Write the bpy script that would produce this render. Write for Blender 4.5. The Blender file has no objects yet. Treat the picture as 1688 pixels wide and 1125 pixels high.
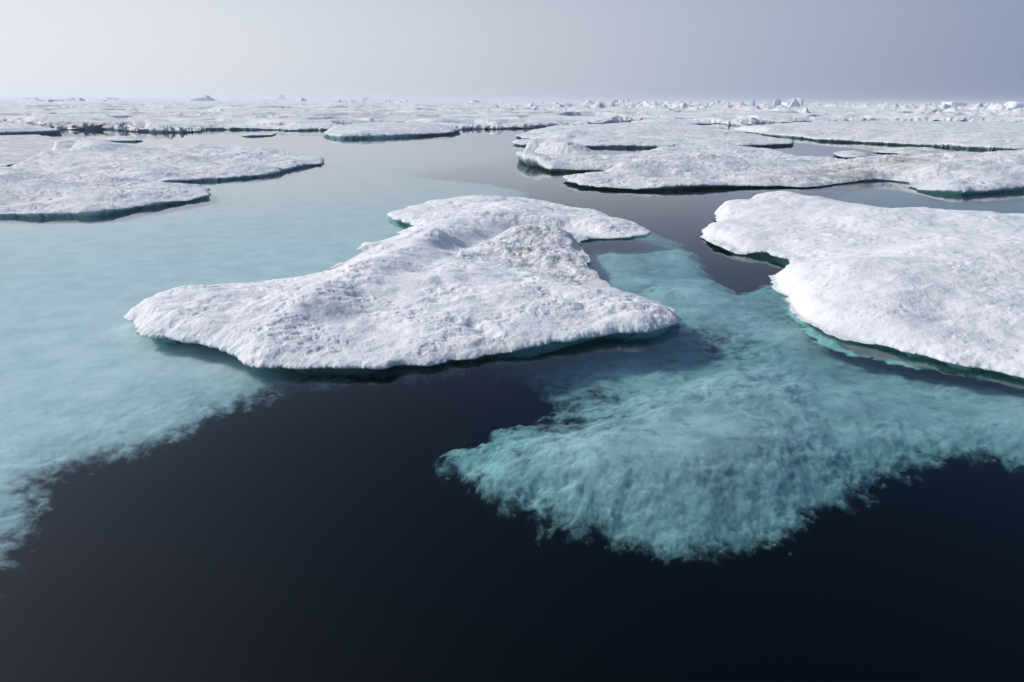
import bpy, math, random
import numpy as np
from mathutils import Matrix, Vector

# ------------------------------------------------------------------ camera
W0, H0, FPX = 1688.0, 1125.0, 1125.0
CAM_H = 4.0
PITCH = math.atan(396.6 / FPX)
ROLL = math.radians(0.39)
sc = bpy.context.scene
C = sc.collection
_f = Vector((0, math.cos(PITCH), -math.sin(PITCH)))
_r0 = Vector((1, 0, 0)); _u0 = Vector((0, math.sin(PITCH), math.cos(PITCH)))
_r = _r0 * math.cos(ROLL) + _u0 * math.sin(ROLL)
_u = -_r0 * math.sin(ROLL) + _u0 * math.cos(ROLL)
cam = bpy.data.cameras.new('camera'); cam_o = bpy.data.objects.new('camera', cam); C.objects.link(cam_o)
cam.sensor_width = 36.0; cam.lens = 36.0 * FPX / W0
cam.clip_start = 0.05; cam.clip_end = 60000
cam_o.matrix_world = Matrix(((_r.x, _u.x, -_f.x, 0), (_r.y, _u.y, -_f.y, 0), (_r.z, _u.z, -_f.z, CAM_H), (0, 0, 0, 1)))
sc.camera = cam_o

# ------------------------------------------------------------------ light
SUN_AZ, SUN_EL = math.radians(-76), math.radians(38)     # azimuth from +Y, negative = left
SUN_DIR = Vector((math.sin(SUN_AZ) * math.cos(SUN_EL), math.cos(SUN_AZ) * math.cos(SUN_EL), math.sin(SUN_EL)))
sl = bpy.data.lights.new('sun', 'SUN'); sl.energy = 2.75; sl.angle = math.radians(8.0); sl.color = (1.0, 0.945, 0.86)
so = bpy.data.objects.new('sun', sl); C.objects.link(so)
so.rotation_euler = SUN_DIR.to_track_quat('Z', 'Y').to_euler()

world = bpy.data.worlds.new("World"); sc.world = world; world.use_nodes = True
nt = world.node_tree; N = nt.nodes; L = nt.links; N.clear()
out = N.new('ShaderNodeOutputWorld'); bg = N.new('ShaderNodeBackground'); L.new(bg.outputs[0], out.inputs[0])
bg.inputs[1].default_value = 0.1
sky = N.new('ShaderNodeTexSky'); sky.sky_type = 'NISHITA'; sky.sun_disc = False
sky.sun_elevation = SUN_EL; sky.sun_rotation = SUN_AZ
sky.air_density = 1.0; sky.dust_density = 1.0; sky.ozone_density = 1.5
geo = N.new('ShaderNodeTexCoord')
dot = N.new('ShaderNodeVectorMath'); dot.operation = 'DOT_PRODUCT'; dot.inputs[1].default_value = SUN_DIR
L.new(geo.outputs['Generated'], dot.inputs[0])
# thin bright overcast haze: radiance is near linear in the cosine of the angle to the sun
lin = N.new('ShaderNodeVectorMath'); lin.operation = 'MULTIPLY_ADD'
comb = N.new('ShaderNodeCombineXYZ')
for i in range(3): L.new(dot.outputs['Value'], comb.inputs[i])
L.new(comb.outputs[0], lin.inputs[0])
lin.inputs[1].default_value = (6.2, 5.8, 4.9)
lin.inputs[2].default_value = (4.2, 4.7, 5.75)
sep = N.new('ShaderNodeSeparateXYZ'); L.new(geo.outputs['Generated'], sep.inputs[0])
mr = N.new('ShaderNodeMapRange'); L.new(sep.outputs['Z'], mr.inputs[0])
mr.interpolation_type = 'SMOOTHSTEP'; mr.inputs[1].default_value = 0.04; mr.inputs[2].default_value = 0.48; mr.inputs[3].default_value = 0.04; mr.inputs[4].default_value = 0.92
mix = N.new('ShaderNodeMix'); mix.data_type = 'RGBA'; mix.blend_type = 'MIX'
# the haze thins upwards and turns bluer
tz = N.new('ShaderNodeMapRange'); tz.interpolation_type = 'SMOOTHSTEP'; L.new(sep.outputs['Z'], tz.inputs[0]); tz.inputs[1].default_value = 0.10; tz.inputs[2].default_value = 0.36
tm = N.new('ShaderNodeMix'); tm.data_type = 'RGBA'; L.new(tz.outputs[0], tm.inputs[0]); tm.inputs[6].default_value = (1, 1, 1, 1); tm.inputs[7].default_value = (0.74, 0.85, 1.08, 1)
tl = N.new('ShaderNodeVectorMath'); tl.operation = 'MULTIPLY'; L.new(lin.outputs[0], tl.inputs[0]); L.new(tm.outputs[2], tl.inputs[1])
L.new(mr.outputs[0], mix.inputs[0]); L.new(tl.outputs[0], mix.inputs[6])
dk = N.new('ShaderNodeVectorMath'); dk.operation = 'MULTIPLY'; L.new(sky.outputs[0], dk.inputs[0]); dk.inputs[1].default_value = (0.42, 0.57, 0.80)
L.new(dk.outputs[0], mix.inputs[7])
cl = N.new('ShaderNodeMath'); cl.operation = 'MAXIMUM'; L.new(dot.outputs['Value'], cl.inputs[0]); cl.inputs[1].default_value = 0.0
pw = N.new('ShaderNodeMath'); pw.operation = 'POWER'; L.new(cl.outputs[0], pw.inputs[0]); pw.inputs[1].default_value = 5.0
gl = N.new('ShaderNodeMath'); gl.operation = 'MULTIPLY'; L.new(pw.outputs[0], gl.inputs[0]); gl.inputs[1].default_value = 10.0
gz = N.new('ShaderNodeMapRange'); gz.interpolation_type = 'SMOOTHSTEP'; L.new(sep.outputs['Z'], gz.inputs[0]); gz.inputs[1].default_value = 0.1; gz.inputs[2].default_value = 0.45
g2 = N.new('ShaderNodeMath'); g2.operation = 'MULTIPLY'; L.new(gl.outputs[0], g2.inputs[0]); L.new(gz.outputs[0], g2.inputs[1])
ad_ = N.new('ShaderNodeVectorMath'); ad_.operation = 'ADD'; L.new(mix.outputs[2], ad_.inputs[0])
cg = N.new('ShaderNodeCombineXYZ')
for i in range(3): L.new(g2.outputs[0], cg.inputs[i])
L.new(cg.outputs[0], ad_.inputs[1]); L.new(ad_.outputs[0], bg.inputs[0])

sc.view_settings.view_transform = 'Standard'; sc.view_settings.look = 'None'
sc.view_settings.exposure = 0.0; sc.view_settings.gamma = 1.0
sc.render.engine = 'CYCLES'
cy = sc.cycles
cy.use_denoising = True
cy.max_bounces = 8; cy.diffuse_bounces = 3; cy.glossy_bounces = 3; cy.transmission_bounces = 4
cy.volume_bounces = 1; cy.transparent_max_bounces = 24
cy.caustics_reflective = False; cy.caustics_refractive = False
cy.volume_step_rate = 4.0

# ------------------------------------------------------------------ helpers
def ray(px, py):
    return _f * FPX + _r * (px - W0 / 2) - _u * (py - H0 / 2)

def at(px, py, z=0.0):
    d = ray(px, py)
    if d.z > -0.5: d.z = -0.5
    t = (z - CAM_H) / d.z
    return (d.x * t, d.y * t)

def pts(poly, z): return np.array([at(x, y, z) for x, y in poly])

def _hash(ix, iy, seed):
    h = (ix.astype(np.int64) * 374761393 + iy.astype(np.int64) * 668265263 + seed * 1442695041) & 0xFFFFFFFF
    h = ((h ^ (h >> 13)) * 1274126177) & 0xFFFFFFFF
    h = ((h ^ (h >> 16)) * 2246822519) & 0xFFFFFFFF
    return (h ^ (h >> 15)) & 0xFFFF

_ANG = np.arange(65536) * (2 * math.pi / 65536)
_GX, _GY = np.cos(_ANG), np.sin(_ANG)
def pn(x, y, seed=0):
    x = np.asarray(x, float); y = np.asarray(y, float)
    ix = np.floor(x); iy = np.floor(y); fx = x - ix; fy = y - iy
    u = fx * fx * fx * (fx * (fx * 6 - 15) + 10); v = fy * fy * fy * (fy * (fy * 6 - 15) + 10)
    def g(a, b):
        h = _hash(ix + a, iy + b, seed)
        return _GX[h] * (fx - a) + _GY[h] * (fy - b)
    n00, n10, n01, n11 = g(0, 0), g(1, 0), g(0, 1), g(1, 1)
    return 1.5 * ((n00 * (1 - u) + n10 * u) * (1 - v) + (n01 * (1 - u) + n11 * u) * v)

def fbm(x, y, octv=4, seed=0, gain=0.5):
    s = 0.0; a = 1.0
    for i in range(octv):
        c, q = math.cos(i * 1.1), math.sin(i * 1.1)
        s = s + a * pn((x * c - y * q) * 2 ** i, (x * q + y * c) * 2 ** i, seed + i * 17); a *= gain
    return s

def billow(x, y, octv=3, seed=0, gain=0.5):
    s = 0.0; a = 1.0
    for i in range(octv):
        c, q = math.cos(i * 0.9 + 0.4), math.sin(i * 0.9 + 0.4)
        s = s + a * (np.abs(pn((x * c - y * q) * 2 ** i, (x * q + y * c) * 2 ** i, seed + i * 31)) * 2 - 0.5); a *= gain
    return s

def sst(a, b, x):
    t = np.clip((x - a) / (b - a), 0, 1); return t * t * (3 - 2 * t)

def sdf(P, x, y):
    """positive inside"""
    x = np.asarray(x, float); y = np.asarray(y, float)
    d2 = np.full(x.shape, 1e18); ins = np.zeros(x.shape, bool)
    n = len(P)
    for i in range(n):
        ax, ay = P[i]; bx, by = P[(i + 1) % n]
        ex, ey = bx - ax, by - ay
        L2 = ex * ex + ey * ey + 1e-12
        t = np.clip(((x - ax) * ex + (y - ay) * ey) / L2, 0, 1)
        dx = x - ax - t * ex; dy = y - ay - t * ey
        d2 = np.minimum(d2, dx * dx + dy * dy)
        c = (ay > y) != (by > y)
        if ay != by:
            ins ^= c & (x < ex * (y - ay) / (by - ay) + ax)
    d = np.sqrt(d2)
    return np.where(ins, d, -d)

def linedist(P, x, y):
    d2 = np.full(x.shape, 1e18)
    for i in range(len(P) - 1):
        ax, ay = P[i]; bx, by = P[i + 1]
        ex, ey = bx - ax, by - ay
        t = np.clip(((x - ax) * ex + (y - ay) * ey) / (ex * ex + ey * ey + 1e-12), 0, 1)
        d2 = np.minimum(d2, (x - ax - t * ex) ** 2 + (y - ay - t * ey) ** 2)
    return np.sqrt(d2)

def make_mesh(name, V, F, mat, attrs=None, parent=None, tris=None):
    me = bpy.data.meshes.new(name)
    nq = len(F); nt_ = 0 if tris is None else len(tris)
    me.vertices.add(len(V)); me.vertices.foreach_set('co', np.ascontiguousarray(V, dtype=np.float32).ravel())
    loops = F.ravel() if tris is None else np.concatenate([F.ravel(), tris.ravel()])
    me.loops.add(len(loops)); me.loops.foreach_set('vertex_index', loops.astype(np.int32))
    me.polygons.add(nq + nt_)
    st = np.concatenate([np.arange(nq) * 4, nq * 4 + np.arange(nt_) * 3]).astype(np.int32)
    me.polygons.foreach_set('loop_start', st)
    me.polygons.foreach_set('use_smooth', np.ones(nq + nt_, bool))
    me.update(calc_edges=True); me.validate(verbose=False)
    for k, a in (attrs or {}).items():
        at_ = me.attributes.new(k, 'FLOAT', 'POINT'); at_.data.foreach_set('value', np.ascontiguousarray(a, dtype=np.float32))
    me.materials.append(mat)
    o = bpy.data.objects.new(name, me); C.objects.link(o)
    if parent: o.parent = parent
    return o

def polar_grid(P, sth, srr, pad=0.3):
    """ground grid round the boat, finer near it"""
    th = np.arctan2(P[:, 0], P[:, 1]); r = np.hypot(P[:, 0], P[:, 1])
    t0, t1 = th.min() - 3 * sth, th.max() + 3 * sth
    # nearest distance to edges
    rmin = r.min() * 0.93 - pad; rmax = r.max() * 1.02 + pad
    nt_ = int((t1 - t0) / sth) + 1; nr = int(math.log(rmax / rmin) / srr) + 1
    T, R = np.meshgrid(np.linspace(t0, t1, nt_), rmin * np.exp(np.linspace(0, math.log(rmax / rmin), nr)))
    return R * np.sin(T), R * np.cos(T)

def sheet(P, sth, srr, warp, height, rings, name, mat, parent=None, loc=(0, 0), extra=None, clipth=None):
    """A floating slab: top follows height(x,y,d); its rim is carried down and under by rings of (out, dz/abs z, ice)."""
    Q = P
    if clipth is not None:
        X, Y = polar_grid(P, sth, srr)
        T = np.arctan2(X, Y)
    else:
        X, Y = polar_grid(P, sth, srr)
    sf = lambda x, y: sdf(Q, x, y) + warp(x, y)
    S = sf(X, Y)
    if clipth is not None: S = np.where(np.abs(T) < clipth, S, -1.0)
    nr, ncl = X.shape
    idx = np.arange(nr * ncl).reshape(nr, ncl)
    q = np.stack([idx[:-1, :-1], idx[:-1, 1:], idx[1:, 1:], idx[1:, :-1]], -1).reshape(-1, 4)
    ins = (S > 0).ravel()
    q = q[ins[q].sum(1) >= 1]
    used = np.unique(q)
    remap = -np.ones(nr * ncl, int); remap[used] = np.arange(len(used))
    q = remap[q]
    x = X.ravel()[used].copy(); y = Y.ravel()[used].copy(); s = S.ravel()[used].copy()
    b = s <= 0
    for it in range(5):
        xb, yb = x[b], y[b]
        e = 0.004 * np.maximum(1, np.hypot(xb, yb) / 12)
        s0 = sf(xb, yb); gx = (sf(xb + e, yb) - s0) / e; gy = (sf(xb, yb + e) - s0) / e
        g2 = np.maximum(gx * gx + gy * gy, 0.3)
        st = -s0 / g2
        lim = 2.5 * np.maximum(srr, sth) * np.hypot(xb, yb)
        mx = np.clip(gx * st, -lim, lim); my = np.clip(gy * st, -lim, lim)
        x[b] = xb + mx * 0.9; y[b] = yb + my * 0.9
    s = np.where(b, 0.0, s)
    z = height(x, y, s)
    ice = np.zeros(len(x)); dirt = np.zeros(len(x))
    if extra: ice, dirt = extra(x, y, s, z)
    # boundary
    ed = np.concatenate([q[:, [0, 1]], q[:, [1, 2]], q[:, [2, 3]], q[:, [3, 0]]])
    key = np.minimum(ed[:, 0], ed[:, 1]).astype(np.int64) * (len(x) + 1) + np.maximum(ed[:, 0], ed[:, 1])
    _, inv, cnt = np.unique(key, return_inverse=True, return_counts=True)
    be = ed[cnt[inv] == 1]
    bv = np.unique(be)
    bm_ = -np.ones(len(x), int); bm_[bv] = np.arange(len(bv))
    # outward direction from a smoothed distance field
    bx, by = x[bv], y[bv]
    e = 0.10 * np.maximum(1, np.hypot(bx, by) / 12)
    gx = -(sdf(Q, bx + e, by) - sdf(Q, bx - e, by)); gy = -(sdf(Q, bx, by + e) - sdf(Q, bx, by - e))
    gl = np.hypot(gx, gy) + 1e-6; gx /= gl; gy /= gl
    VX, VY, VZ, IC, DI = [x], [y], [z], [ice], [dirt]
    faces = [q]
    prev = bv.copy(); base = len(x)
    zb = z[bv]
    for (o, mode, dz, ic) in rings:
        oo = o(bx, by) if callable(o) else o
        zz = (zb + dz) if mode == 'r' else np.full(len(bv), dz) if mode == 'a' else zb * dz
        cur = base + np.arange(len(bv)); base += len(bv)
        VX.append(bx + gx * oo); VY.append(by + gy * oo); VZ.append(zz); IC.append(np.full(len(bv), ic)); DI.append(dirt[bv] * 0.4)
        a = bm_[be[:, 0]]; c = bm_[be[:, 1]]
        faces.append(np.stack([prev[c], prev[a], cur[a], cur[c]], -1))
        prev = cur
    x = np.concatenate(VX); y = np.concatenate(VY); z = np.concatenate(VZ)
    V = np.stack([x - loc[0], y - loc[1], z], -1); F = np.concatenate(faces)
    # orient upward
    o = make_mesh(name, V, F, mat, {'ice': np.concatenate(IC), 'dirt': np.concatenate(DI)}, parent)
    return o

def flip_up(V, F):
    return F

def tag(o, label=None, cat=None, group=None, kind=None):
    if label: o['label'] = label
    if cat: o['category'] = cat
    if group: o['group'] = group
    if kind: o['kind'] = kind
    return o

def thing(name, loc, label, cat, group=None):
    o = bpy.data.objects.new(name, None); C.objects.link(o); o.location = (loc[0], loc[1], 0)
    return tag(o, label, cat, group)

# ------------------------------------------------------------------ materials
def newmat(name):
    m = bpy.data.materials.new(name); m.use_nodes = True
    m.node_tree.nodes.clear(); return m, m.node_tree.nodes, m.node_tree.links

def rgb(nodes, links, fac, c0, c1):
    mx = nodes.new('ShaderNodeMix'); mx.data_type = 'RGBA'; mx.clamp_factor = True
    if isinstance(fac, float): mx.inputs[0].default_value = fac
    else: links.new(fac, mx.inputs[0])
    for i, c in ((6, c0), (7, c1)):
        if isinstance(c, tuple): mx.inputs[i].default_value = (*c, 1)
        else: links.new(c, mx.inputs[i])
    return mx.outputs[2]

def noise(nodes, links, co, scale, detail=4, rough=0.55, sc3=None):
    if sc3:
        mp = nodes.new('ShaderNodeMapping'); mp.inputs['Scale'].default_value = sc3; links.new(co, mp.inputs[0]); co = mp.outputs[0]
    n = nodes.new('ShaderNodeTexNoise'); n.inputs['Scale'].default_value = scale; n.inputs['Detail'].default_value = detail
    n.inputs['Roughness'].default_value = rough; links.new(co, n.inputs['Vector']); return n.outputs['Fac']

def ramp(nodes, links, v, a, b, lo=0.0, hi=1.0):
    m = nodes.new('ShaderNodeMapRange'); m.interpolation_type = 'SMOOTHSTEP'; links.new(v, m.inputs[0])
    m.inputs[1].default_value = a; m.inputs[2].default_value = b; m.inputs[3].default_value = lo; m.inputs[4].default_value = hi
    return m.outputs[0]

def mul(nodes, links, a, b, op='MULTIPLY'):
    m = nodes.new('ShaderNodeMath'); m.operation = op
    for i, v in enumerate((a, b)):
        if isinstance(v, (int, float)): m.inputs[i].default_value = v
        else: links.new(v, m.inputs[i])
    return m.outputs[0]

def snow_material(name, grain=1.0, white=(0.845, 0.84, 0.835), grey=(0.70, 0.715, 0.74), fine=9.0, dirtamt=0.0, sss=0.0):
    m, N, L = newmat(name)
    o = N.new('ShaderNodeOutputMaterial'); p = N.new('ShaderNodeBsdfPrincipled'); L.new(p.outputs[0], o.inputs[0])
    g = N.new('ShaderNodeNewGeometry'); co = g.outputs['Position']
    n1 = noise(N, L, co, 1.1 / grain, 6, 0.6)
    col = rgb(N, L, ramp(N, L, n1, 0.40, 0.72), white, grey)
    n2 = noise(N, L, co, fine / grain, 4, 0.7)
    col = rgb(N, L, ramp(N, L, n2, 0.52, 0.80, 0, 0.5), col, (0.60, 0.64, 0.68))
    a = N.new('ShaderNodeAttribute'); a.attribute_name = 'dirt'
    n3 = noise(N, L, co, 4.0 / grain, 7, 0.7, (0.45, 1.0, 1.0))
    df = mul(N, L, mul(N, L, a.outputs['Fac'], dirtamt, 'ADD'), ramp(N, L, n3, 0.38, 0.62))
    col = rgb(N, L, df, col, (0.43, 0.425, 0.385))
    b = N.new('ShaderNodeAttribute'); b.attribute_name = 'ice'
    n4 = noise(N, L, co, 6.0 / grain, 4, 0.6)
    icf = mul(N, L, b.outputs['Fac'], ramp(N, L, n4, 0.2, 0.5, 0.55, 1.0))
    icol = rgb(N, L, n4, (0.30, 0.52, 0.54), (0.50, 0.73, 0.73))
    col = rgb(N, L, icf, col, icol)
    L.new(col, p.inputs['Base Color'])
    rr = ramp(N, L, icf, 0.3, 1.0, 0.75, 0.22); L.new(rr, p.inputs['Roughness'])
    p.inputs['Specular IOR Level'].default_value = 0.35
    p.inputs['Subsurface Weight'].default_value = sss; p.inputs['Subsurface Radius'].default_value = (0.8, 0.95, 1.0); p.inputs['Subsurface Scale'].default_value = 0.09
    # grain: wind-packed crystals
    bn = noise(N, L, co, 22.0 / grain, 8, 0.75)
    bn2 = noise(N, L, co, 5.5 / grain, 5, 0.6)
    sm = mul(N, L, mul(N, L, bn2, 2.2), bn, 'ADD')
    bp = N.new('ShaderNodeBump'); bp.inputs['Strength'].default_value = 0.55; bp.inputs['Distance'].default_value = 0.035 * grain
    L.new(sm, bp.inputs['Height']); L.new(bp.outputs[0], p.inputs['Normal'])
    return m

SNOW = snow_material('snow_near', sss=0.7)
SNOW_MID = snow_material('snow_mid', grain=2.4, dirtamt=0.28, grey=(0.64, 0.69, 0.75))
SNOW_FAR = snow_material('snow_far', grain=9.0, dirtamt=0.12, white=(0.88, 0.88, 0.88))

def sub_material(name, c0, c1):
    m, N, L = newmat(name)
    o = N.new('ShaderNodeOutputMaterial'); p = N.new('ShaderNodeBsdfPrincipled'); L.new(p.outputs[0], o.inputs[0])
    g = N.new('ShaderNodeNewGeometry'); co = g.outputs['Position']
    n1 = noise(N, L, co, 1.4, 9, 0.68)
    n0 = noise(N, L, co, 7.0, 6, 0.7)
    col = rgb(N, L, ramp(N, L, n1, 0.30, 0.66), c0, c1)
    col = rgb(N, L, ramp(N, L, n0, 0.54, 0.76, 0, 0.40), col, (0.30, 0.40, 0.43))
    L.new(col, p.inputs['Base Color']); p.inputs['Roughness'].default_value = 0.9; p.inputs['Specular IOR Level'].default_value = 0.0
    # rotten, porous rim: solid inside, broken up towards its edge ('dirt' carries the solidity)
    a = N.new('ShaderNodeAttribute'); a.attribute_name = 'dirt'
    nn = noise(N, L, co, 4.5, 6, 0.62)
    sm = mul(N, L, a.outputs['Fac'], mul(N, L, mul(N, L, nn, 0.5, 'SUBTRACT'), 1.6), 'ADD')
    al = ramp(N, L, sm, 0.22, 0.95)
    tr = N.new('ShaderNodeBsdfTransparent'); mx = N.new('ShaderNodeMixShader'); L.new(al, mx.inputs[0]); L.new(tr.outputs[0], mx.inputs[1]); L.new(p.outputs[0], mx.inputs[2]); L.new(mx.outputs[0], o.inputs[0])
    p.inputs['Subsurface Weight'].default_value = 1.0; p.inputs['Subsurface Radius'].default_value = (0.8, 1.0, 1.0); p.inputs['Subsurface Scale'].default_value = 0.30
    bp = N.new('ShaderNodeBump'); bp.inputs['Strength'].default_value = 0.4; bp.inputs['Distance'].default_value = 0.02
    L.new(noise(N, L, co, 11.0, 7, 0.7), bp.inputs['Height']); L.new(bp.outputs[0], p.inputs['Normal'])
    return m
SUB = sub_material('submerged_ice', (0.24, 0.34, 0.36), (0.42, 0.56, 0.57))

SUB_PALE = sub_material('submerged_pale_ice', (0.42, 0.53, 0.53), (0.60, 0.70, 0.69))
SUB_GREEN = sub_material('submerged_green_ice', (0.22, 0.46, 0.42), (0.36, 0.62, 0.57))
# water: smooth surface over an absorbing sea
def water_material():
    m, N, L = newmat('sea_water')
    o = N.new('ShaderNodeOutputMaterial')
    g = N.new('ShaderNodeNewGeometry'); co = g.outputs['Position']
    tr = N.new('ShaderNodeBsdfTransparent'); gl = N.new('ShaderNodeBsdfGlossy'); gl.inputs['Roughness'].default_value = 0.02
    bp = N.new('ShaderNodeBump'); bp.inputs['Strength'].default_value = 0.10; bp.inputs['Distance'].default_value = 0.02
    h = noise(N, L, co, 0.7, 3, 0.5); L.new(h, bp.inputs['Height']); L.new(bp.outputs[0], gl.inputs['Normal'])
    fr = N.new('ShaderNodeFresnel'); fr.inputs['IOR'].default_value = 1.33
    inv = mul(N, L, 1.0, g.outputs['Backfacing'], 'SUBTRACT')
    f0 = mul(N, L, fr.outputs[0], ramp(N, L, fr.outputs[0], 0.22, 0.55, 1.0, 1.5))
    f = mul(N, L, f0, inv); f.node.use_clamp = True
    mx = N.new('ShaderNodeMixShader'); L.new(f, mx.inputs[0]); L.new(tr.outputs[0], mx.inputs[1]); L.new(gl.outputs[0], mx.inputs[2])
    L.new(mx.outputs[0], o.inputs['Surface'])
    va = N.new('ShaderNodeVolumeAbsorption'); va.inputs['Color'].default_value = (0.0, 0.49, 0.50, 1); va.inputs['Density'].default_value = 0.42
    vs = N.new('ShaderNodeVolumeScatter'); vs.inputs['Color'].default_value = (0.22, 0.50, 0.80, 1); vs.inputs['Density'].default_value = 0.026; vs.inputs['Anisotropy'].default_value = 0.75
    ad = N.new('ShaderNodeAddShader'); L.new(va.outputs[0], ad.inputs[0]); L.new(vs.outputs[0], ad.inputs[1])
    L.new(ad.outputs[0], o.inputs['Volume'])
    return m
WATER = water_material()

# ------------------------------------------------------------------ sea
BIG = 14000.0; DEEP = -9.0
V = np.array([(-BIG, -BIG, DEEP), (BIG, -BIG, DEEP), (BIG, BIG, DEEP), (-BIG, BIG, DEEP), (-BIG, -BIG, 0), (BIG, -BIG, 0), (BIG, BIG, 0), (-BIG, BIG, 0)])
F = np.array([(0, 3, 2, 1), (4, 5, 6, 7), (0, 1, 5, 4), (1, 2, 6, 5), (2, 3, 7, 6), (3, 0, 4, 7)])
w = make_mesh('water', V, F, WATER); tag(w, 'calm dark sea water mirroring the pale sky', kind='structure')
w.data.polygons.foreach_set('use_smooth', np.zeros(6, bool))
m, N_, L_ = newmat('dark_depths'); o_ = N_.new('ShaderNodeOutputMaterial'); d_ = N_.new('ShaderNodeBsdfDiffuse')
g_ = N_.new('ShaderNodeNewGeometry')
L_.new(rgb(N_, L_, noise(N_, L_, g_.outputs['Position'], 0.2), (0.004, 0.006, 0.012), (0.008, 0.010, 0.018)), d_.inputs[0]); L_.new(d_.outputs[0], o_.inputs[0])
V2 = np.array([(-BIG, -BIG, DEEP + 0.5), (BIG, -BIG, DEEP + 0.5), (BIG, BIG, DEEP + 0.5), (-BIG, BIG, DEEP + 0.5)])  # added near-black sheet closing the water below, standing for dark depths
sb = make_mesh('depths_sheet', V2, np.array([(0, 1, 2, 3)]), m); tag(sb, 'added dark sheet below the water, standing for its unlit depths', kind='structure')

# ------------------------------------------------------------------ floes
def features(spec, z):
    out = []
    for kind, P, w_, h_ in spec:
        out.append((kind, np.array([at(a, b, z) for a, b in P]), w_, h_))
    return out

def floe(name, poly, lip, label, cat='ice floe', group=None, sth=0.002, srr=0.004, rough=1.0, dome=(0.25, 2.0), spec=(), seed=1,
         undercut=0.35, face=0.0, jag=1.0, mat=None, dirt_shade_spec=(), lipspec=(), basedirt=0.0, rubble=None):
    P = pts(poly, lip)
    cx, cy_ = P.mean(0)
    root = thing(name, (cx, cy_), label, cat, group)
    rubble = pts(rubble, lip) if rubble else None
    sp = features(spec, lip); ds = features(dirt_shade_spec, lip); ls = features(lipspec, lip)
    dist = max(1.0, np.hypot(P[:, 0], P[:, 1]).min() / 12.0)
    k = dist ** 0.45
    def warp(x, y):
        return jag * k * (0.08 * fbm(x / (0.55 * k), y / (0.55 * k), 5, seed + 5, 0.6) + 0.10 * pn(x / (1.6 * k), y / (1.6 * k), seed + 9))
    def height(x, y, d):
        tap = 1 - np.exp(-np.maximum(d, 0) / (0.22 * k))
        z = np.full(x.shape, lip)
        z = z + dome[0] * (1 - np.exp(-np.maximum(d, 0) / dome[1]))
        for kind, Q, w_, h_ in sp:
            ld = linedist(Q, x, y) if len(Q) > 1 else np.hypot(x - Q[0, 0], y - Q[0, 1])
            if kind == 'step':    # side of the line: scarp
                z = z + h_ * sst(-w_, w_, sdf(Q, x, y)) * sst(0, 0.8 * k, d)
            else:
                z = z + h_ * np.exp(-(ld / w_) ** 2) * sst(0, 0.35 * k, d)
        for kind, Q, w_, h_ in ls:
            ld = linedist(Q, x, y); z = z - h_ * np.exp(-(ld / w_) ** 2)
        n = 0.12 * fbm(x / (2.8 * k), y / (2.0 * k), 3, seed) * k ** 0.5
        n = n + 0.042 * k ** 0.5 * (fbm(x / (0.85 * k) + 0.3 * pn(x, y, 3), y / (0.48 * k), 6, seed + 40, 0.58)) * (0.5 + 1.2 * np.abs(pn(x / (2.2 * k), y / (2.2 * k), seed + 44)))
        n = n - 0.05 * k ** 0.5 * np.maximum(0, pn(x / (0.42 * k), y / (0.30 * k), seed + 60) - 0.15 + 0.35 * pn(x / (1.9 * k), y / (1.9 * k), seed + 63))
        n = n - 0.028 * k ** 0.5 * sst(0.15, 0.6, billow(x / (0.3 * k), y / (0.22 * k), 3, seed + 90, 0.6)) * sst(-0.2, 0.3, pn(x / (1.5 * k), y / (1.1 * k), seed + 93))
        if rubble is not None: n = n + 0.05 * sst(-0.5, 0.4, sdf(rubble, x, y) + 0.3 * fbm(x / 0.8, y / 0.8, 3, 4)) * (fbm(x / 0.5, y / 0.42, 6, seed + 97, 0.66) - 0.3)
        z = z + rough * n * (0.35 + 0.65 * tap)
        z = z - lip * 0.25 * np.exp(-np.maximum(d, 0) / (0.07 * k))
        return np.maximum(z, 0.045 * k)
    def extra(x, y, d, z):
        ice = 0.22 * np.exp(-np.maximum(d, 0) / (0.08 * k)) * (0.4 + 0.8 * np.abs(pn(x / k, y / k, seed + 77)))
        dirt = np.full(x.shape, basedirt)
        for kind, Q, w_, h_ in ds:
            if kind == 'poly':
                s = sdf(Q, x, y); m_ = sst(-w_, w_, s + 0.5 * w_ * fbm(x / 0.6, y / 0.6, 3, seed + 81))
            else:
                ld = linedist(Q, x, y) if len(Q) > 1 else np.hypot(x - Q[0, 0], y - Q[0, 1]); m_ = np.exp(-(ld / w_) ** 2)
            if h_ > 0: dirt = np.maximum(dirt, h_ * m_)
            else: ice = np.maximum(ice, -h_ * m_)
        # negative marks tint blue: the scarp's shade painted in, and a melt hole
        return ice, dirt
    u = lambda s: (lambda x, y: -undercut * k ** 0.5 * s * (0.8 + 0.5 * pn(x / (1.3 * k), y / (1.3 * k), seed + 21)))
    jn = lambda o: (lambda x, y: o * k ** 0.5 * (1 + 0.7 * pn(x / (0.16 * k), y / (0.16 * k), seed + 31)))
    if face:
        rings = [(jn(0.02), 'm', 0.85, 0.3), (jn(-0.02), 'm', 0.6, 0.8), (u(0.25), 'm', 0.30, 1.0), (u(0.5), 'a', 0.02, 1.0), (u(1.0), 'a', -0.10, 1.0), (u(1.8), 'a', -0.22, 1.0)]
    else:
        rings = [(jn(0.022), 'm', 0.88, 0.2), (jn(0.015), 'm', 0.72, 0.5), (jn(-0.03), 'm', 0.58, 0.85), (u(0.5), 'm', 0.40, 1.0), (u(1.0), 'm', 0.15, 1.0), (u(1.3), 'a', -0.10, 1.0), (u(1.9), 'a', -0.22, 1.0)]
    sheet(P, sth, srr, warp, height, rings, 'snow_cover', mat or SNOW, root, (cx, cy_), extra)
    return root

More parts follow.
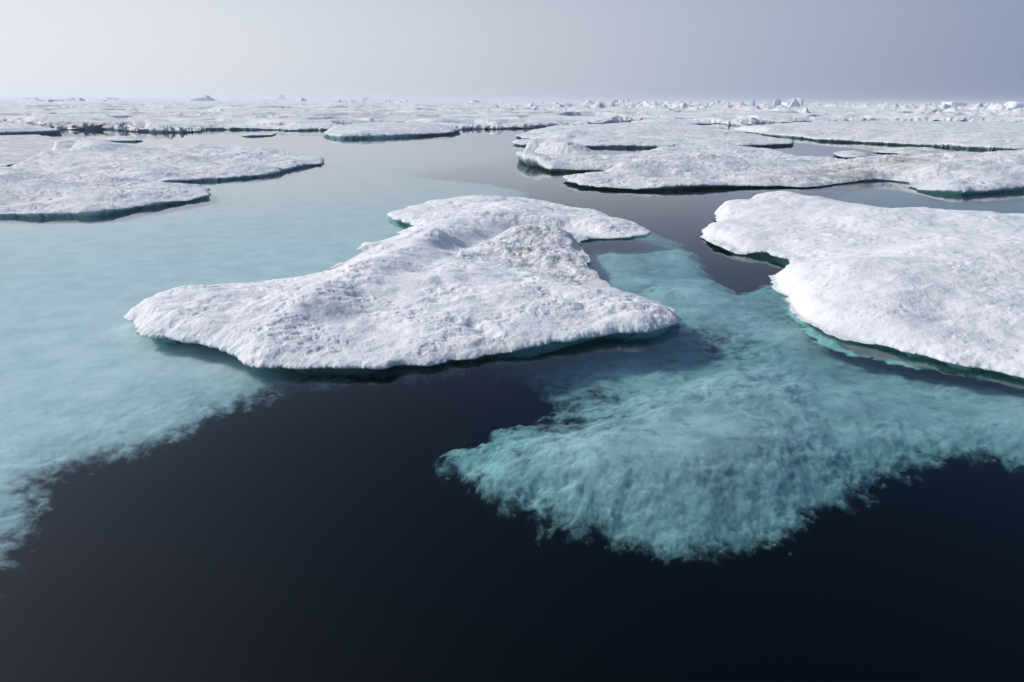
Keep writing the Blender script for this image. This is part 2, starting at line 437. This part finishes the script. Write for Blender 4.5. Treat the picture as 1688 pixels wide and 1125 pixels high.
MAIN = [(205,518),(215,508),(238,497),(268,486),(315,476),(380,467),(440,457),(500,450),(540,445),(556,438),(566,431),(547,434),(549,430),(575,421),(600,412),(616,408),(590,405),(600,399),(640,391),(668,383),(660,379),(686,370),(670,362),(650,357),(636,350),(648,345),(690,337),(705,331),(760,325),(815,323),(870,326),(925,335),(975,345),(1000,352),(1015,359),(1050,364),(1069,372),(1066,379),(1040,383),(985,384),(962,387),(956,393),(964,403),(972,412),(974,421),(970,431),(988,438),(984,447),(1004,454),(1006,462),(1032,470),(1062,478),(1092,488),(1113,499),(1119,510),(1110,521),(1095,530),(1065,539),(1030,543),(985,547),(930,555),(880,562),(830,569),(790,574),(750,579),(700,586),(656,590),(650,595),(630,601),(600,601),(545,598),(490,597),(430,594),(418,589),(406,581),(380,571),(345,563),(320,557),(290,552),(260,548),(236,543),(222,535),(212,527)]
floe('ice_floe', MAIN, 0.21, 'large white snow-covered ice floe with a dirty hollow and two pointed ends, centre', sth=0.0013, srr=0.0020, seed=11, rubble=[(790,410),(850,385),(930,380),(965,395),(985,440),(1020,468),(1090,495),(980,475),(900,455),(830,435)], dome=(0.16, 1.6),
     spec=[('ridge', [(300,505),(420,510),(520,500),(600,460),(690,410),(760,370),(850,350)], 1.1, 0.20), ('ridge', [(430,580),(520,520),(620,460),(720,405)], 0.5, 0.10),
           ('ridge', [(740,412),(775,402),(800,392),(840,378),(880,374),(930,372),(960,376)], 0.55, -0.30),
           ('ridge', [(860,395),(890,388),(930,396)], 0.7, 0.25), ('ridge', [(830,430),(900,440),(980,470)], 1.0, -0.16),
           ('ridge', [(760,480),(900,500),(1060,515)], 1.2, 0.16), ('ridge', [(560,470),(660,480),(790,540)], 0.9, 0.07),
           ('ridge', [(600,575),(640,585)], 0.35, -0.05), ('ridge', [(900,560),(985,530),(1060,525)], 0.3, -0.05),
           ('ridge', [(780,541),(790,546)], 0.14, -0.10), ('ridge', [(800,552),(812,554)], 0.12, -0.08), ('ridge', [(725,511),(740,512)], 0.16, -0.08), ('ridge', [(420,490),(480,480)], 0.25, -0.06),
           ('ridge', [(500,548),(590,530),(640,540)], 0.3, -0.06), ('ridge', [(900,500),(960,510)], 0.3, -0.05), ('ridge', [(660,470),(700,464)], 0.3, -0.08), ('ridge', [(240,520),(330,545),(400,560)], 0.3, 0.06)],
     lipspec=[('l', [(960,390),(975,420),(1000,460),(1040,475),(1110,500)], 0.5, 0.17), ('l', [(560,432),(600,410),(660,385)], 0.5, 0.12), ('l', [(1069,372),(1000,384)], 0.6, 0.12), ('l', [(680,590),(830,570)], 0.3, 0.06)],
     dirt_shade_spec=[('poly', [(780,400),(850,380),(930,378),(965,390),(985,440),(1020,470),(1100,495),(1060,490),(980,480),(900,460),(830,430)], 0.45, 0.6), ('l', [(965,392),(985,440),(1010,465),(1060,482)], 0.3, 0.7), ('l', [(830,425),(900,440),(960,455)], 0.25, 0.5), ('l', [(870,385),(930,392)], 0.2, 0.5), ('l', [(740,410),(770,402),(800,395),(835,382)], 0.35, -0.35), ('l', [(880,376),(950,378)], 0.3, -0.3), ('l', [(1060,485),(1115,508)], 0.3, 0.6), ('l', [(560,432),(610,408)], 0.35, 0.5),  # negative scarp strokes: blue shade of the hollow's slope painted as ice tint
               ('l', [(655,590),(750,580),(850,568)], 0.22, 0.35), ('l', [(782,543),(790,546)], 0.1, -0.5)])

RIGHT = [(1158,380),(1165,374),(1180,363),(1184,352),(1182,345),(1205,339),(1230,330),(1250,322),(1268,319),(1300,321),(1330,327),(1370,336),(1410,342),(1450,346),(1500,348),(1560,350),(1610,351),(1660,354),(1760,360),(1860,380),(2000,430),(2100,520),(2050,600),(1900,640),(1760,622),(1688,604),(1640,593),(1600,588),(1560,578),(1520,569),(1480,560),(1440,550),(1400,541),(1350,523),(1320,512),(1305,500),(1300,485),(1290,470),(1277,455),(1271,441),(1290,437),(1314,430),(1300,421),(1280,416),(1262,410),(1225,408),(1195,403),(1175,392)]
floe('ice_floe', RIGHT, 0.24, 'broad smooth white snow-covered ice floe running out of the picture on the right', sth=0.0015, srr=0.0025, seed=31, dome=(0.30, 2.2), rough=0.68,
     spec=[('ridge', [(1230,350),(1330,350),(1450,370),(1600,375)], 1.6, 0.28), ('ridge', [(1268,330),(1300,332)], 1.0, 0.22), ('ridge', [(1420,470),(1540,440),(1700,440)], 1.8, 0.30), ('ridge', [(1560,362),(1640,366),(1750,372)], 0.7, -0.30),
           ('ridge', [(1320,430),(1400,435),(1480,415)], 0.9, -0.15), ('ridge', [(1560,530),(1660,560)], 0.8, -0.12)],
     lipspec=[('l', [(1270,440),(1300,490),(1310,505),(1400,540)], 0.35, 0.20), ('l', [(1158,380),(1225,408)], 0.3, 0.14), ('l', [(1400,540),(1688,604)], 0.3, 0.10)],
     dirt_shade_spec=[('l', [(1262,410),(1300,420),(1314,430)], 0.14, 0.7), ('l', [(1170,390),(1225,408)], 0.1, 0.5)])

LEFT = [(-220,300),(-60,285),(0,277),(40,266),(80,252),(105,242),(135,238),(165,243),(200,248),(260,242),(330,239),(400,241),(450,247),(500,253),(522,257),(536,263),(530,267),(500,271),(470,277),(450,284),(410,288),(360,292),(310,294),(268,296),(266,300),(300,301),(330,305),(347,312),(340,319),(310,325),(270,332),(220,338),(180,345),(140,349),(60,350),(0,349),(-220,346)]
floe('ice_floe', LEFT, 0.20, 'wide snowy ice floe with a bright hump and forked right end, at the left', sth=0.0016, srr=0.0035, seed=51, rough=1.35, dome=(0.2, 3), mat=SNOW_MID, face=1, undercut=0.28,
     spec=[('ridge', [(90,250),(135,245),(175,250)], 2.0, 0.75), ('ridge', [(40,262),(100,256),(200,262),(280,268)], 1.5, 0.25), ('ridge', [(0,300),(30,305)], 1.2, 0.45), ('ridge', [(60,285),(180,290),(250,296)], 0.8, -0.16), ('ridge', [(20,330),(120,325),(200,318)], 0.8, -0.1)],
     dirt_shade_spec=[('l', [(150,280),(280,290)], 1.0, 0.3)])

floe('ice_floe', [(-300,262),(-100,228),(0,223),(60,222),(96,227),(112,233),(150,238),(210,241),(260,241),(200,247),(140,246),(80,254),(0,276),(-120,286)], 0.10, 'flat greyish low ice sheet behind the humped left floe', sth=0.002, srr=0.005, seed=61, dome=(0.03, 3), mat=SNOW_MID, rough=0.5, basedirt=0.55, undercut=0.2)
floe('ice_floe', [(174,228),(190,225.5),(215,225),(230,227),(236,230),(222,231.5),(195,231),(180,230)], 0.16, 'small flat white floe alone in the far left pond', group='small drifting floes', sth=0.001, srr=0.003, seed=71, dome=(0.1, 1), mat=SNOW_MID, face=1, undercut=0.5, jag=0.5)
floe('ice_floe', [(397,222),(410,220),(430,219),(446,220.5),(456,219.5),(448,222.5),(430,223.5),(405,224)], 0.12, 'thin small grey-white floe on pale water between the left floe and the far ice', group='small drifting floes', sth=0.001, srr=0.003, seed=72, dome=(0.05, 1), mat=SNOW_MID, undercut=0.2, jag=0.5)
floe('ice_floe', [(1376,252),(1390,249.5),(1415,249),(1431,252),(1430,256),(1412,258.5),(1392,258),(1380,256)], 0.16, 'small oval white floe in the pond at the right', group='small drifting floes', sth=0.001, srr=0.003, seed=73, dome=(0.1, 1), mat=SNOW_MID, undercut=0.4, jag=0.5)
floe('ice_floe', [(1440,249),(1465,246),(1485,243),(1505,241),(1530,244),(1560,248),(1590,252),(1560,256),(1530,258),(1500,255),(1470,252)], 0.15, 'narrow dirty white ice spit behind the right end of the long floe', sth=0.0012, srr=0.003, seed=74, dome=(0.15, 1.5), mat=SNOW_MID, basedirt=0.4, undercut=0.3)

LONG = [(853,263),(858,252),(878,242),(905,237),(930,237),(946,244),(965,251),(1000,253),(1050,251),(1085,247),(1105,243),(1150,241),(1200,241),(1250,243),(1275,247),(1285,252),(1330,258),(1380,264),(1420,268),(1460,265),(1500,262),(1560,259),(1620,252),(1688,247),(1850,240),(1950,300),(1800,312),(1688,306),(1640,310),(1590,313),(1540,310),(1515,306),(1503,301),(1500,295),(1470,291),(1440,290),(1410,293),(1370,298),(1330,302),(1280,301),(1200,302),(1140,304),(1090,306),(1050,307),(1000,304),(960,301),(936,295),(928,290),(940,285),(965,283),(1000,285),(1030,283),(1040,279),(1010,277),(960,277),(908,277),(897,275),(884,272),(866,268)]
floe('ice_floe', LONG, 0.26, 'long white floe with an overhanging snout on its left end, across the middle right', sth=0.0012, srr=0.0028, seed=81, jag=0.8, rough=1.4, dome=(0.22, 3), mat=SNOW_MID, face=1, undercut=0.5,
     spec=[('ridge', [(880,250),(905,250),(935,255)], 1.8, 0.75), ('ridge', [(1030,286),(1055,284)], 1.2, 0.5), ('ridge', [(1080,278),(1130,270),(1160,274)], 2.4, 0.45), ('ridge', [(1130,250),(1230,252)], 3.0, 0.2), ('ridge', [(1450,275),(1490,270),(1530,272)], 2.0, 0.5), ('ridge', [(1560,290),(1640,285),(1688,280)], 3.0, 0.5), ('ridge', [(950,262),(1010,264),(1060,262)], 1.5, -0.2)],
     dirt_shade_spec=[('l', [(1020,279),(1060,268),(1100,262)], 1.6, 0.5), ('l', [(1350,292),(1450,280),(1520,262),(1600,262)], 2.6, 0.65), ('l', [(1230,300),(1330,298)], 1.0, 0.4), ('l', [(990,255),(1060,255)], 1.2, 0.6)],
     lipspec=[('l', [(853,260),(868,267),(884,270)], 1.3, -0.42), ('l', [(1040,279),(1010,281),(965,283)], 1.5, 0.15), ('l', [(1340,301),(1500,295)], 2, 0.2), ('l', [(960,251),(1050,251)], 1.5, 0.25)])

BACKR = [(853,222),(880,214),(905,209),(960,206),(1020,204),(1100,203),(1170,208),(1205,216),(1240,223),(1306,230),(1306,235),(1260,237),(1210,239),(1150,239),(1080,239),(1000,238),(960,239),(945,240),(935,234),(905,234),(870,236),(850,235),(847,232),(880,229),(862,226)]
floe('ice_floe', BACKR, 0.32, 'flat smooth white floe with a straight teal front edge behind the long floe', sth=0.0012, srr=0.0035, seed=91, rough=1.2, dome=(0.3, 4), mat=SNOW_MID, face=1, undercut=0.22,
     spec=[('ridge', [(930,230),(940,224)], 2.0, 0.4), ('ridge', [(1000,220),(1200,222)], 6, 0.2)], dirt_shade_spec=[('l', [(1050,222),(1200,224)], 5, 0.3)])
BACKRR = [(1204,213),(1240,208),(1300,203),(1400,201),(1550,202),(1700,204),(1950,204),(2000,235),(1800,246),(1688,243),(1640,242),(1600,240),(1540,237),(1480,234),(1420,231),(1395,230),(1350,228),(1330,225),(1290,222),(1240,217)]
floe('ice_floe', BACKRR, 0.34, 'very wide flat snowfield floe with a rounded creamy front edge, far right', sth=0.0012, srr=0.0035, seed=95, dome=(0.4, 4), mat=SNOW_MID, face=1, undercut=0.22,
     spec=[('ridge', [(1230,214),(1270,218)], 1.5, 0.4), ('ridge', [(1450,228),(1560,232),(1700,236)], 2.5, 0.35), ('ridge', [(1330,220),(1420,224)], 2.5, 0.3)],
     dirt_shade_spec=[('l', [(1280,220),(1380,225),(1440,228)], 2.5, 0.5), ('l', [(1350,205),(1500,207)], 6, 0.4)])
CENT = [(533,217),(545,212),(590,208),(660,205),(720,206),(752,209),(757,213),(745,216),(700,219),(620,222),(560,223),(540,221)]
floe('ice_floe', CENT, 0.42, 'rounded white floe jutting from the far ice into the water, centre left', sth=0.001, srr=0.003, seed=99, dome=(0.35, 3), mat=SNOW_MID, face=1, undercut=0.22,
     spec=[('ridge', [(600,212),(680,211)], 5, 0.3)])
TONG = [(-200,206),(0,205),(30,207),(60,210),(98,212),(80,214),(40,215),(0,216),(-200,216)]
floe('ice_floe', TONG, 0.5, 'narrow snow-topped floe with teal side at the far left edge', sth=0.0012, srr=0.003, seed=103, dome=(0.3, 3), mat=SNOW_MID, face=1, undercut=0.22, spec=[('ridge', [(0,209),(40,211)], 3, 0.3)])
floe('ice_floe', [(1042,200),(1070,197.5),(1110,198),(1150,200),(1175,203),(1130,204),(1085,205),(1060,204)], 0.5, 'thin bright floe with teal front in the gap behind the flat floe', sth=0.001, srr=0.003, seed=107, dome=(0.4, 3), mat=SNOW_MID, undercut=0.8)

# ------------------------------------------------------------------ submerged ice
def submerged(name, poly, z0, drop, rnd, bump, label, sth, srr, seed=200, spec=(), calm=0.0, part='ice_top', veil=(), soft=0.45, solid=1.25, mat=None):
    """poly outline at depth z0, falling by drop towards its edge"""
    P = pts(poly, z0 - 0.9 * drop - 0.05); cx, cy_ = P.mean(0)
    root = thing(name, (cx, cy_), label, 'underwater ice')
    sp = [(k_, np.array([at(a, b, z0) for a, b in Q]), w_, h_) for k_, Q, w_, h_ in spec]
    def warp(x, y):
        return soft * 0.45 + 0.20 * fbm(x / 1.1, y / 1.1, 6, seed, 0.76) * (max(bump, 0.05) / 0.1) ** 0.5
    def height(x, y, d):
        z = z0 - drop * np.exp(-np.maximum(d, 0) / rnd)
        for k_, Q, w_, h_ in sp:
            if k_ == 'poly':
                z = z + h_ * sst(-0.35 * w_, w_, sdf(Q, x, y) + 0.25 * w_ * fbm(x / 0.5, y / 0.5, 4, seed + 2, 0.6))
            else: z = z + h_ * np.exp(-(linedist(Q, x, y) / w_) ** 2)
        b = bump * (1 - calm * (1 - np.exp(-np.maximum(d, 0) / 1.2)))
        z = z + b * 2.0 * fbm(x / 2.4, y / 2.4, 3, seed + 7) + b * (0.15 + 0.6 * sst(-0.3, 0.5, pn(x / 1.3, y / 1.3, seed + 15))) * fbm(x / 0.42, y / 0.36, 5, seed + 3, 0.6)
        return np.minimum(z, -0.05)
    rings = [(lambda x, y: -0.05 + 0.05 * pn(x / 0.1, y / 0.1, 5), 'r', -0.12, 0), (-0.3, 'r', -0.25, 0), (-1.0, 'r', -0.4, 0)]
    vl = [(np.array([at(a, b, z0) for a, b in Q]), w_, h_) for Q, w_, h_ in veil]
    def extra(x, y, d, z):
        sol = solid * np.clip(d / soft, 0, 1)
        for Q, w_, h_ in vl: sol = sol - h_ * np.exp(-(linedist(Q, x, y) / w_) ** 2)
        return np.zeros(x.shape), np.clip(sol, 0, 1.3)
    sheet(P, sth, srr, warp, height, rings, part, mat or SUB, root, (cx, cy_), extra)
    return root

SHELF = [(-700,1150),(-200,1080),(-40,1000),(0,955),(25,905),(60,860),(75,815),(115,787),(200,760),(300,735),(350,700),(420,672),(480,652),(560,644),(660,640),(760,625),(850,590),(860,560),(900,500),(900,420),(860,380),(880,340),(870,322),(820,310),(700,298),(690,294),(760,280),(860,262),(850,250),(700,235),(400,232),(100,240),(-300,270),(-700,400)]
submerged('submerged_ice_shelf', SHELF, -0.20, 0.30, 0.9, 0.035, 'pale turquoise ice shelf spreading under the water at the left', 0.0018, 0.0035, seed=211, calm=0.9, mat=SUB_PALE,
          veil=[([(600,660),(680,640),(760,620)], 0.4, 0.3)], soft=0.8, solid=1.1, spec=[('line', [(230,545),(430,595),(650,600),(800,580)], 0.5, 0.08)])
TONGUE = [(728,770),(745,757),(790,742),(850,716),(905,698),(960,680),(1040,655),(1110,640),(1180,610),(1215,600),(1300,640),(1370,690),(1400,740),(1380,775),(1330,795),(1270,805),(1180,820),(1090,826),(1000,828),(900,824),(820,812),(760,800),(735,788)]
LEDGE = [(728,772),(740,792),(765,812),(800,836),(870,862),(940,892),(1000,907),(1060,927),(1110,940),(1180,943),(1240,934),(1300,908),(1350,883),(1390,850),(1420,822),(1470,797),(1520,781),(1600,776),(1688,787),(1850,820),(2100,760),(2000,600),(1700,580),(1500,540),(1330,505),(1290,470),(1215,500),(1175,475),(1155,440),(1125,410),(1070,390),(960,370),(930,430),(940,480),(880,500),(760,530),(620,560),(600,600),(640,625),(690,640),(780,640),(840,652),(880,672),(908,692),(850,716),(790,742),(745,757)]
submerged('submerged_ice_tongue', LEDGE, -0.46, 0.38, 0.7, 0.045, 'cloudy turquoise ice tongue under the dark water, pointing left', 0.0015, 0.003, seed=241,
          spec=[('poly', TONGUE, 0.8, 0.15), ('line', [(1130,420),(1160,500),(1240,540),(1300,560)], 0.8, 0.15), ('line', [(1450,690),(1688,690)], 0.9, 0.12), ('line', [(975,400),(1010,450),(1100,490)], 0.9, 0.16),
                ('line', [(430,590),(650,600),(900,575),(1100,545)], 0.6, 0.10)],
          veil=[([(680,620),(780,620),(880,660),(930,690)], 0.6, 0.5), ([(1180,575),(1170,560)], 0.8, 0.35), ([(860,620),(1000,650)], 0.5, 0.25), ([(1400,820),(1300,880),(1190,925)], 0.35, 0.3)], solid=0.95, soft=0.5)
FOOT = [(1275,462),(1294,500),(1305,536),(1350,572),(1410,592),(1475,606),(1560,620),(1640,635),(1750,660),(1900,680),(2100,560),(1900,450),(1500,430)]
submerged('submerged_ice_ledge', FOOT, -0.12, 0.16, 0.4, 0.02, 'thin pale green ice ledge just under the edge of the right floe', 0.002, 0.003, seed=271, mat=SUB_GREEN, soft=0.12, solid=1.3)
RSH = [(1180,300),(1330,304),(1420,296),(1500,300),(1700,312),(2000,320),(2000,380),(1700,365),(1500,360),(1300,330),(1250,322)]
submerged('submerged_ice_shelf', RSH, -0.30, 0.5, 2.0, 0.05, 'blue submerged ice between the right floe and the long floe', 0.002, 0.005, seed=281, calm=0.6)

# ------------------------------------------------------------------ far pack ice
def pack():
    front = [(-500,212),(-400,206),(0,203),(60,205),(110,209),(160,209),(230,211),(275,212),(330,211),(380,209),(440,210),(500,211),(540,211),(600,206),(700,204),(757,210),(800,209),(870,207),(905,205),(960,203),(1020,200),(1100,197),(1180,200),(1240,204),(1300,199),(1400,198),(1550,199),(1688,201),(2000,201),(2250,205)]
    fp = np.array([at(a, b, 0.4) for a, b in front])
    t0, t1 = math.atan2(*fp[0]), math.atan2(*fp[-1])
    arc = [(6000 * math.sin(t), 6000 * math.cos(t)) for t in np.linspace(t1, t0, 24)]
    P = np.concatenate([fp, np.array(arc)])
    def height(X, Y, dd):
        R = np.hypot(X, Y); T = np.arctan2(X, Y); right = sst(-0.1, 0.2, T)
        z = 0.36 + 0.45 * sst(-0.06, 0.10, fbm(X / 40, Y / 18, 3, 299, 0.4)) + 0.35 * sst(0.06, 0.2, fbm(X / 30, Y / 20, 3, 296, 0.4)) + 0.24 * fbm(X / 22, Y / 16, 4, 301) + 0.07 * fbm(X / 9, Y / 6, 4, 305, 0.5)
        rg = 1 - np.abs(fbm(X / 30 + 0.4 * pn(X / 15, Y / 15, 8), Y / 45, 3, 311)) * 2.2
        z = z + 0.55 * np.clip(rg, 0, 1) ** 5 * (0.6 + 0.6 * fbm(X / 6, Y / 5, 3, 317, 0.5))
        rg2 = 1 - np.abs(fbm(X / 120, Y / 220, 3, 321)) * 2.6
        z = z + (0.6 + 1.9 * right) * sst(170, 330, R) * np.clip(rg2, 0, 1) ** 3 * np.maximum(0, 0.6 + 1.0 * fbm(X / 8, Y / 7, 4, 331, 0.6))
        z = z + 0.5 * sst(250, 900, R) * np.maximum(0, fbm(X / 16, Y / 14, 4, 335, 0.55))
        pd = fbm(X / 48, Y / 34, 4, 341, 0.45) - 0.20 - 0.12 * right
        z = z - sst(0, 0.08, pd) * 1.7 * (1 - sst(260, 600, R) * 0.8) * sst(4, 9, dd)
        return np.where(dd <= 0, 0.12 + 0.2 * sst(-0.1, 0.5, pn(X / 7, Y / 7, 77)), z * (0.5 + 0.5 * sst(0, 2.0, dd)))
    def extra(X, Y, dd, z):
        R = np.hypot(X, Y); T = np.arctan2(X, Y); right = sst(-0.1, 0.2, T)
        dm = sst(0.1, 0.6, fbm(X / 25, Y / 14, 4, 351) * 0.8 + 0.18) * (1 - 0.5 * sst(300, 800, R))
        return np.where(z < 0.2, 0.9, 0.0) * (dd > 1.0), 0.6 * dm * (1 - 0.4 * right)
    warp = lambda x, y: 3.2 * fbm(x / 9, y / 7, 5, 5, 0.62) * (np.hypot(x, y) < 300)
    rings = [(0.03, 'm', 0.6, 0.5), (-0.03, 'm', 0.3, 1), (-0.04, 'a', 0.02, 1), (0.1, 'a', -0.3, 1)]
    o = sheet(P, 0.0014, 0.0068, warp, height, rings, 'pack_ice', SNOW_FAR, None, (0, 0), extra)
    tag(o, 'rough snow-covered pack ice reaching to the horizon', 'pack ice', kind='stuff')
pack()

# ------------------------------------------------------------------ ice blocks of the pressure ridges
random.seed(5)
import bmesh
def block_mesh(seed, shape):
    rnd = random.Random(seed); bm = bmesh.new()
    if shape == 'fin': P = [(-0.5,0,0),(0.5,0.05,0),(0.1,0.35,0),(0,-0.35,0),(0.28,0.02,1.0),(0.36,0.0,0.93),(0.12,0.1,0.62),(0.45,0,0.35)]
    elif shape == 'peak': P = [(-0.6,-0.3,0),(0.6,-0.2,0),(0.5,0.4,0),(-0.4,0.4,0),(0.02,0,1.0),(-0.25,0,0.45),(0.3,0.05,0.4),(0.1,-0.1,0.75)]
    elif shape == 'slab': P = [(x * 0.5 + rnd.uniform(-.06, .06), y * 0.4 + rnd.uniform(-.06, .06), z * 0.45 + rnd.uniform(-.05, .05)) for x in (-1, 1) for y in (-1, 1) for z in (0, 1)] + [(0.2, -0.42, 0.3), (-0.1, 0.3, 0.52)]
    else:
        P = []
        hh = rnd.uniform(0.4, 0.75); lean = rnd.uniform(-0.25, 0.25)
        for _ in range(20):
            z = rnd.random() * hh; q = 1 - 0.55 * z
            P.append((rnd.uniform(-0.5, 0.5) * q + lean * z, rnd.uniform(-0.45, 0.45) * q, z))
        P += [(-.5, -.35, -.1), (.5, -.35, -.1), (.45, .35, -.1), (-.45, .35, -.1)]
    vs = [bm.verts.new(p) for p in P]
    r = bmesh.ops.convex_hull(bm, input=vs)
    bmesh.ops.delete(bm, geom=[v for v in bm.verts if not v.link_faces], context='VERTS')
    bmesh.ops.bevel(bm, geom=list(bm.edges), offset=0.045, segments=1, affect='EDGES')
    bmesh.ops.triangulate(bm, faces=bm.faces)
    bmesh.ops.subdivide_edges(bm, edges=bm.edges, cuts=2)
    for v in bm.verts:
        x, y, z = v.co
        n = float(pn(x * 4 + z * 3, y * 4 - z * 2, seed)); v.co += v.co.normalized() * 0.05 * n
    me = bpy.data.meshes.new('ice_block'); bm.to_mesh(me); bm.free()
    return me
bmat, N, L = newmat('blue_white_ice')
o_ = N.new('ShaderNodeOutputMaterial'); p_ = N.new('ShaderNodeBsdfPrincipled'); L.new(p_.outputs[0], o_.inputs[0])
g_ = N.new('ShaderNodeNewGeometry'); n_ = noise(N, L, g_.outputs['Position'], 0.5, 6, 0.6)
L.new(rgb(N, L, ramp(N, L, n_, 0.35, 0.65), (0.84, 0.86, 0.88), (0.66, 0.76, 0.82)), p_.inputs['Base Color']); p_.inputs['Roughness'].default_value = 0.6
meshes = [block_mesh(i, 'rand') for i in range(9)] + [block_mesh(20 + i, 'slab') for i in range(4)]
FIN, PEAK = block_mesh(40, 'fin'), block_mesh(41, 'peak')
for me in meshes + [FIN, PEAK]: me.materials.append(bmat)

def pos_at(px, ybase):
    x, y = at(px, ybase, 0.3); return x, y
def block(me, px, yb, wpx, hpx, rz=0.0, label=None, group=None, tilt=0.0, name='ice_block'):
    x, y = pos_at(px, yb); dist = math.hypot(x, y)
    s = dist / FPX
    o = bpy.data.objects.new(name, me); C.objects.link(o)
    o.location = (x, y, 0.1 - 0.12 * hpx * s); o.rotation_euler = (tilt, tilt * 0.5, rz)
    o.scale = (wpx * s, wpx * s * 0.8, hpx * s)
    tag(o, label or 'tumbled pale ice block among the ridges along the horizon', 'ice block', group or ('tumbled ice blocks along the horizon' if not label else None))
    return o
def hy(px): return 165.9 + (px - 844) * math.tan(ROLL)
# single ones
block(FIN, 1237, 178, 15, 17, 0.1, 'white shark-fin shaped ice spike standing up on the right horizon')
block(PEAK, 1308, 181, 26, 20, 0.2, 'sharp white ice pyramid in front of the largest ridge on the right horizon')
block(meshes[2], 1278, 180, 24, 26, 0.5, 'tall craggy white ice block left in the largest ridge on the right horizon')
block(meshes[5], 1297, 178, 26, 19, 1.9, 'broad bluish ice block behind the white pyramid on the right horizon')
block(meshes[10], 1311, 177, 18, 34, 2.6, 'flat-topped bluish ice block at the right end of the largest ridge')
block(meshes[9], 1572, 179, 26, 23, 0.15, 'square pale blue ice slab standing up near the right end of the horizon')
block(meshes[3], 1595, 179, 15, 14, 1.0, 'grey-blue ice lump right beside the square slab near the right end of the horizon')
block(meshes[0], 1662, 186, 42, 27, 0.2, 'big bright ice heap at the right end of the horizon')
block(meshes[1], 1694, 188, 32, 34, 0.9, 'tall bright ice block cut by the right edge of the picture')
block(meshes[4], 334, 168, 46, 30, 0.0, 'rounded grey-blue ice hummock rising above the left horizon')
block(PEAK, 465, 164.5, 14, 9, 0.4, 'small pointed ice peak alone on the left horizon')
block(meshes[6], 600, 166, 16, 9, 0.4, 'low rounded ice block on the horizon left of centre')
block(meshes[7], 786, 170, 22, 11, 0.4, 'bluish ice block on the horizon just left of centre')
block(meshes[1], 712, 178, 12, 6, 0.4, 'lone teal ice block on the snow in front of the centre horizon')
block(meshes[8], 935, 178, 22, 18, 0.6, 'bluish ice block crowning the ridge right of centre')
chunk = [(497, 366, 0.05), (404, 440, 0.06), (574, 441, 0.05), ]
for k_, (px, py, sz) in enumerate(chunk):
    x, y = at(px, py, 0.0)
    o = bpy.data.objects.new('ice_fragment', meshes[k_]); C.objects.link(o); o.location = (x, y, -0.2 * sz); o.scale = (sz * 1.6, sz, sz * 0.5)
    tag(o, 'tiny ice crumb floating on the calm water', 'ice fragment', 'crumbs of ice floating on the water')
x, y = at(265, 1093, -0.9)
bl = bpy.data.objects.new('sunken_ice_lump', block_mesh(77, 'rand')); C.objects.link(bl); bl.data.materials.append(SUB); bl.location = (x, y, -1.35); bl.scale = (0.11, 0.07, 0.08)
tag(bl, 'dim small lump hanging in the dark water at the bottom left', 'ice fragment')
def scatter(n, x0, x1, y0, y1, w, h, lab, grp):
    for i in range(n):
        px = random.uniform(x0, x1); yb = hy(px) + random.uniform(y0, y1)
        s = random.uniform(0.6, 1.3)
        block(random.choice(meshes), px, yb, w * s * random.uniform(0.8, 1.5), h * s * random.uniform(0.7, 1.5), random.uniform(0, 6.3), lab, grp, random.uniform(-0.25, 0.25))
def ridge(n, x0, x1, y0, y1, h, lab, grp, w=11):
    cs = [random.uniform(x0, x1) for _ in range(max(2, n // 9))]
    for i in range(n):
        c = random.choice(cs); px = min(x1, max(x0, c + random.gauss(0, (x1 - x0) * 0.09)))
        yb = hy(px) + random.uniform(y0, y1); near = math.exp(-((px - c) / ((x1 - x0) * 0.12)) ** 2)
        sc_ = random.uniform(0.5, 1.15)
        block(random.choice(meshes), px, yb, w * sc_ * random.uniform(0.8, 1.6), h * 1.35 * (0.4 + 0.8 * near) * random.uniform(0.6, 1.2), random.uniform(0, 6.3), lab, grp, random.uniform(-0.2, 0.2))
ridge(46, 950, 1060, 5, 9, 10, 'tumbled pale ice block in the ridge on the horizon right of centre', 'ice blocks of the ridge right of centre')
ridge(40, 1065, 1250, 5, 9, 7, 'pale ice block in the low ridge between the craggy ridge and the shark-fin spike', 'ice blocks of the low ridge')
ridge(34, 852, 985, 10, 18, 8, 'small white ice block in the near rubble ridge right of centre', 'ice blocks of the near rubble ridge')
ridge(30, 1000, 1340, 14, 20, 6, 'white rubble block in front of the ridges at the right', 'rubble blocks in front of the ridges')
ridge(44, 1330, 1700, 5, 14, 6, 'white ice block in the rubble ridge at the far right', 'ice blocks of the far right ridge', 14)
ridge(44, 560, 940, 4, 7, 5, 'tiny jagged ice block on the horizon in the middle', 'ice blocks on the middle horizon')
ridge(30, -10, 560, 3, 10, 6, 'faint hazy ice block on the left horizon', 'ice blocks on the left horizon', 14)

# ------------------------------------------------------------------ haze
def haze():
    V = np.array([(-7000, -60, DEEP - 1.5), (7000, -60, DEEP - 1.5), (7000, 6500, DEEP - 1.5), (-7000, 6500, DEEP - 1.5), (-7000, -60, 14), (7000, -60, 14), (7000, 6500, 14), (-7000, 6500, 14)], float)
    m, N, L = newmat('haze_air'); o = N.new('ShaderNodeOutputMaterial'); v = N.new('ShaderNodeVolumePrincipled')
    v.inputs['Color'].default_value = (0.90, 0.94, 1.0, 1); v.inputs['Density'].default_value = 0.0003; v.inputs['Anisotropy'].default_value = 0.3
    L.new(v.outputs[0], o.inputs['Volume'])
    o = make_mesh('haze', V, F, m); o.data.polygons.foreach_set('use_smooth', np.zeros(6, bool))
    tag(o, 'thin pale haze over the far ice', kind='stuff')
haze()
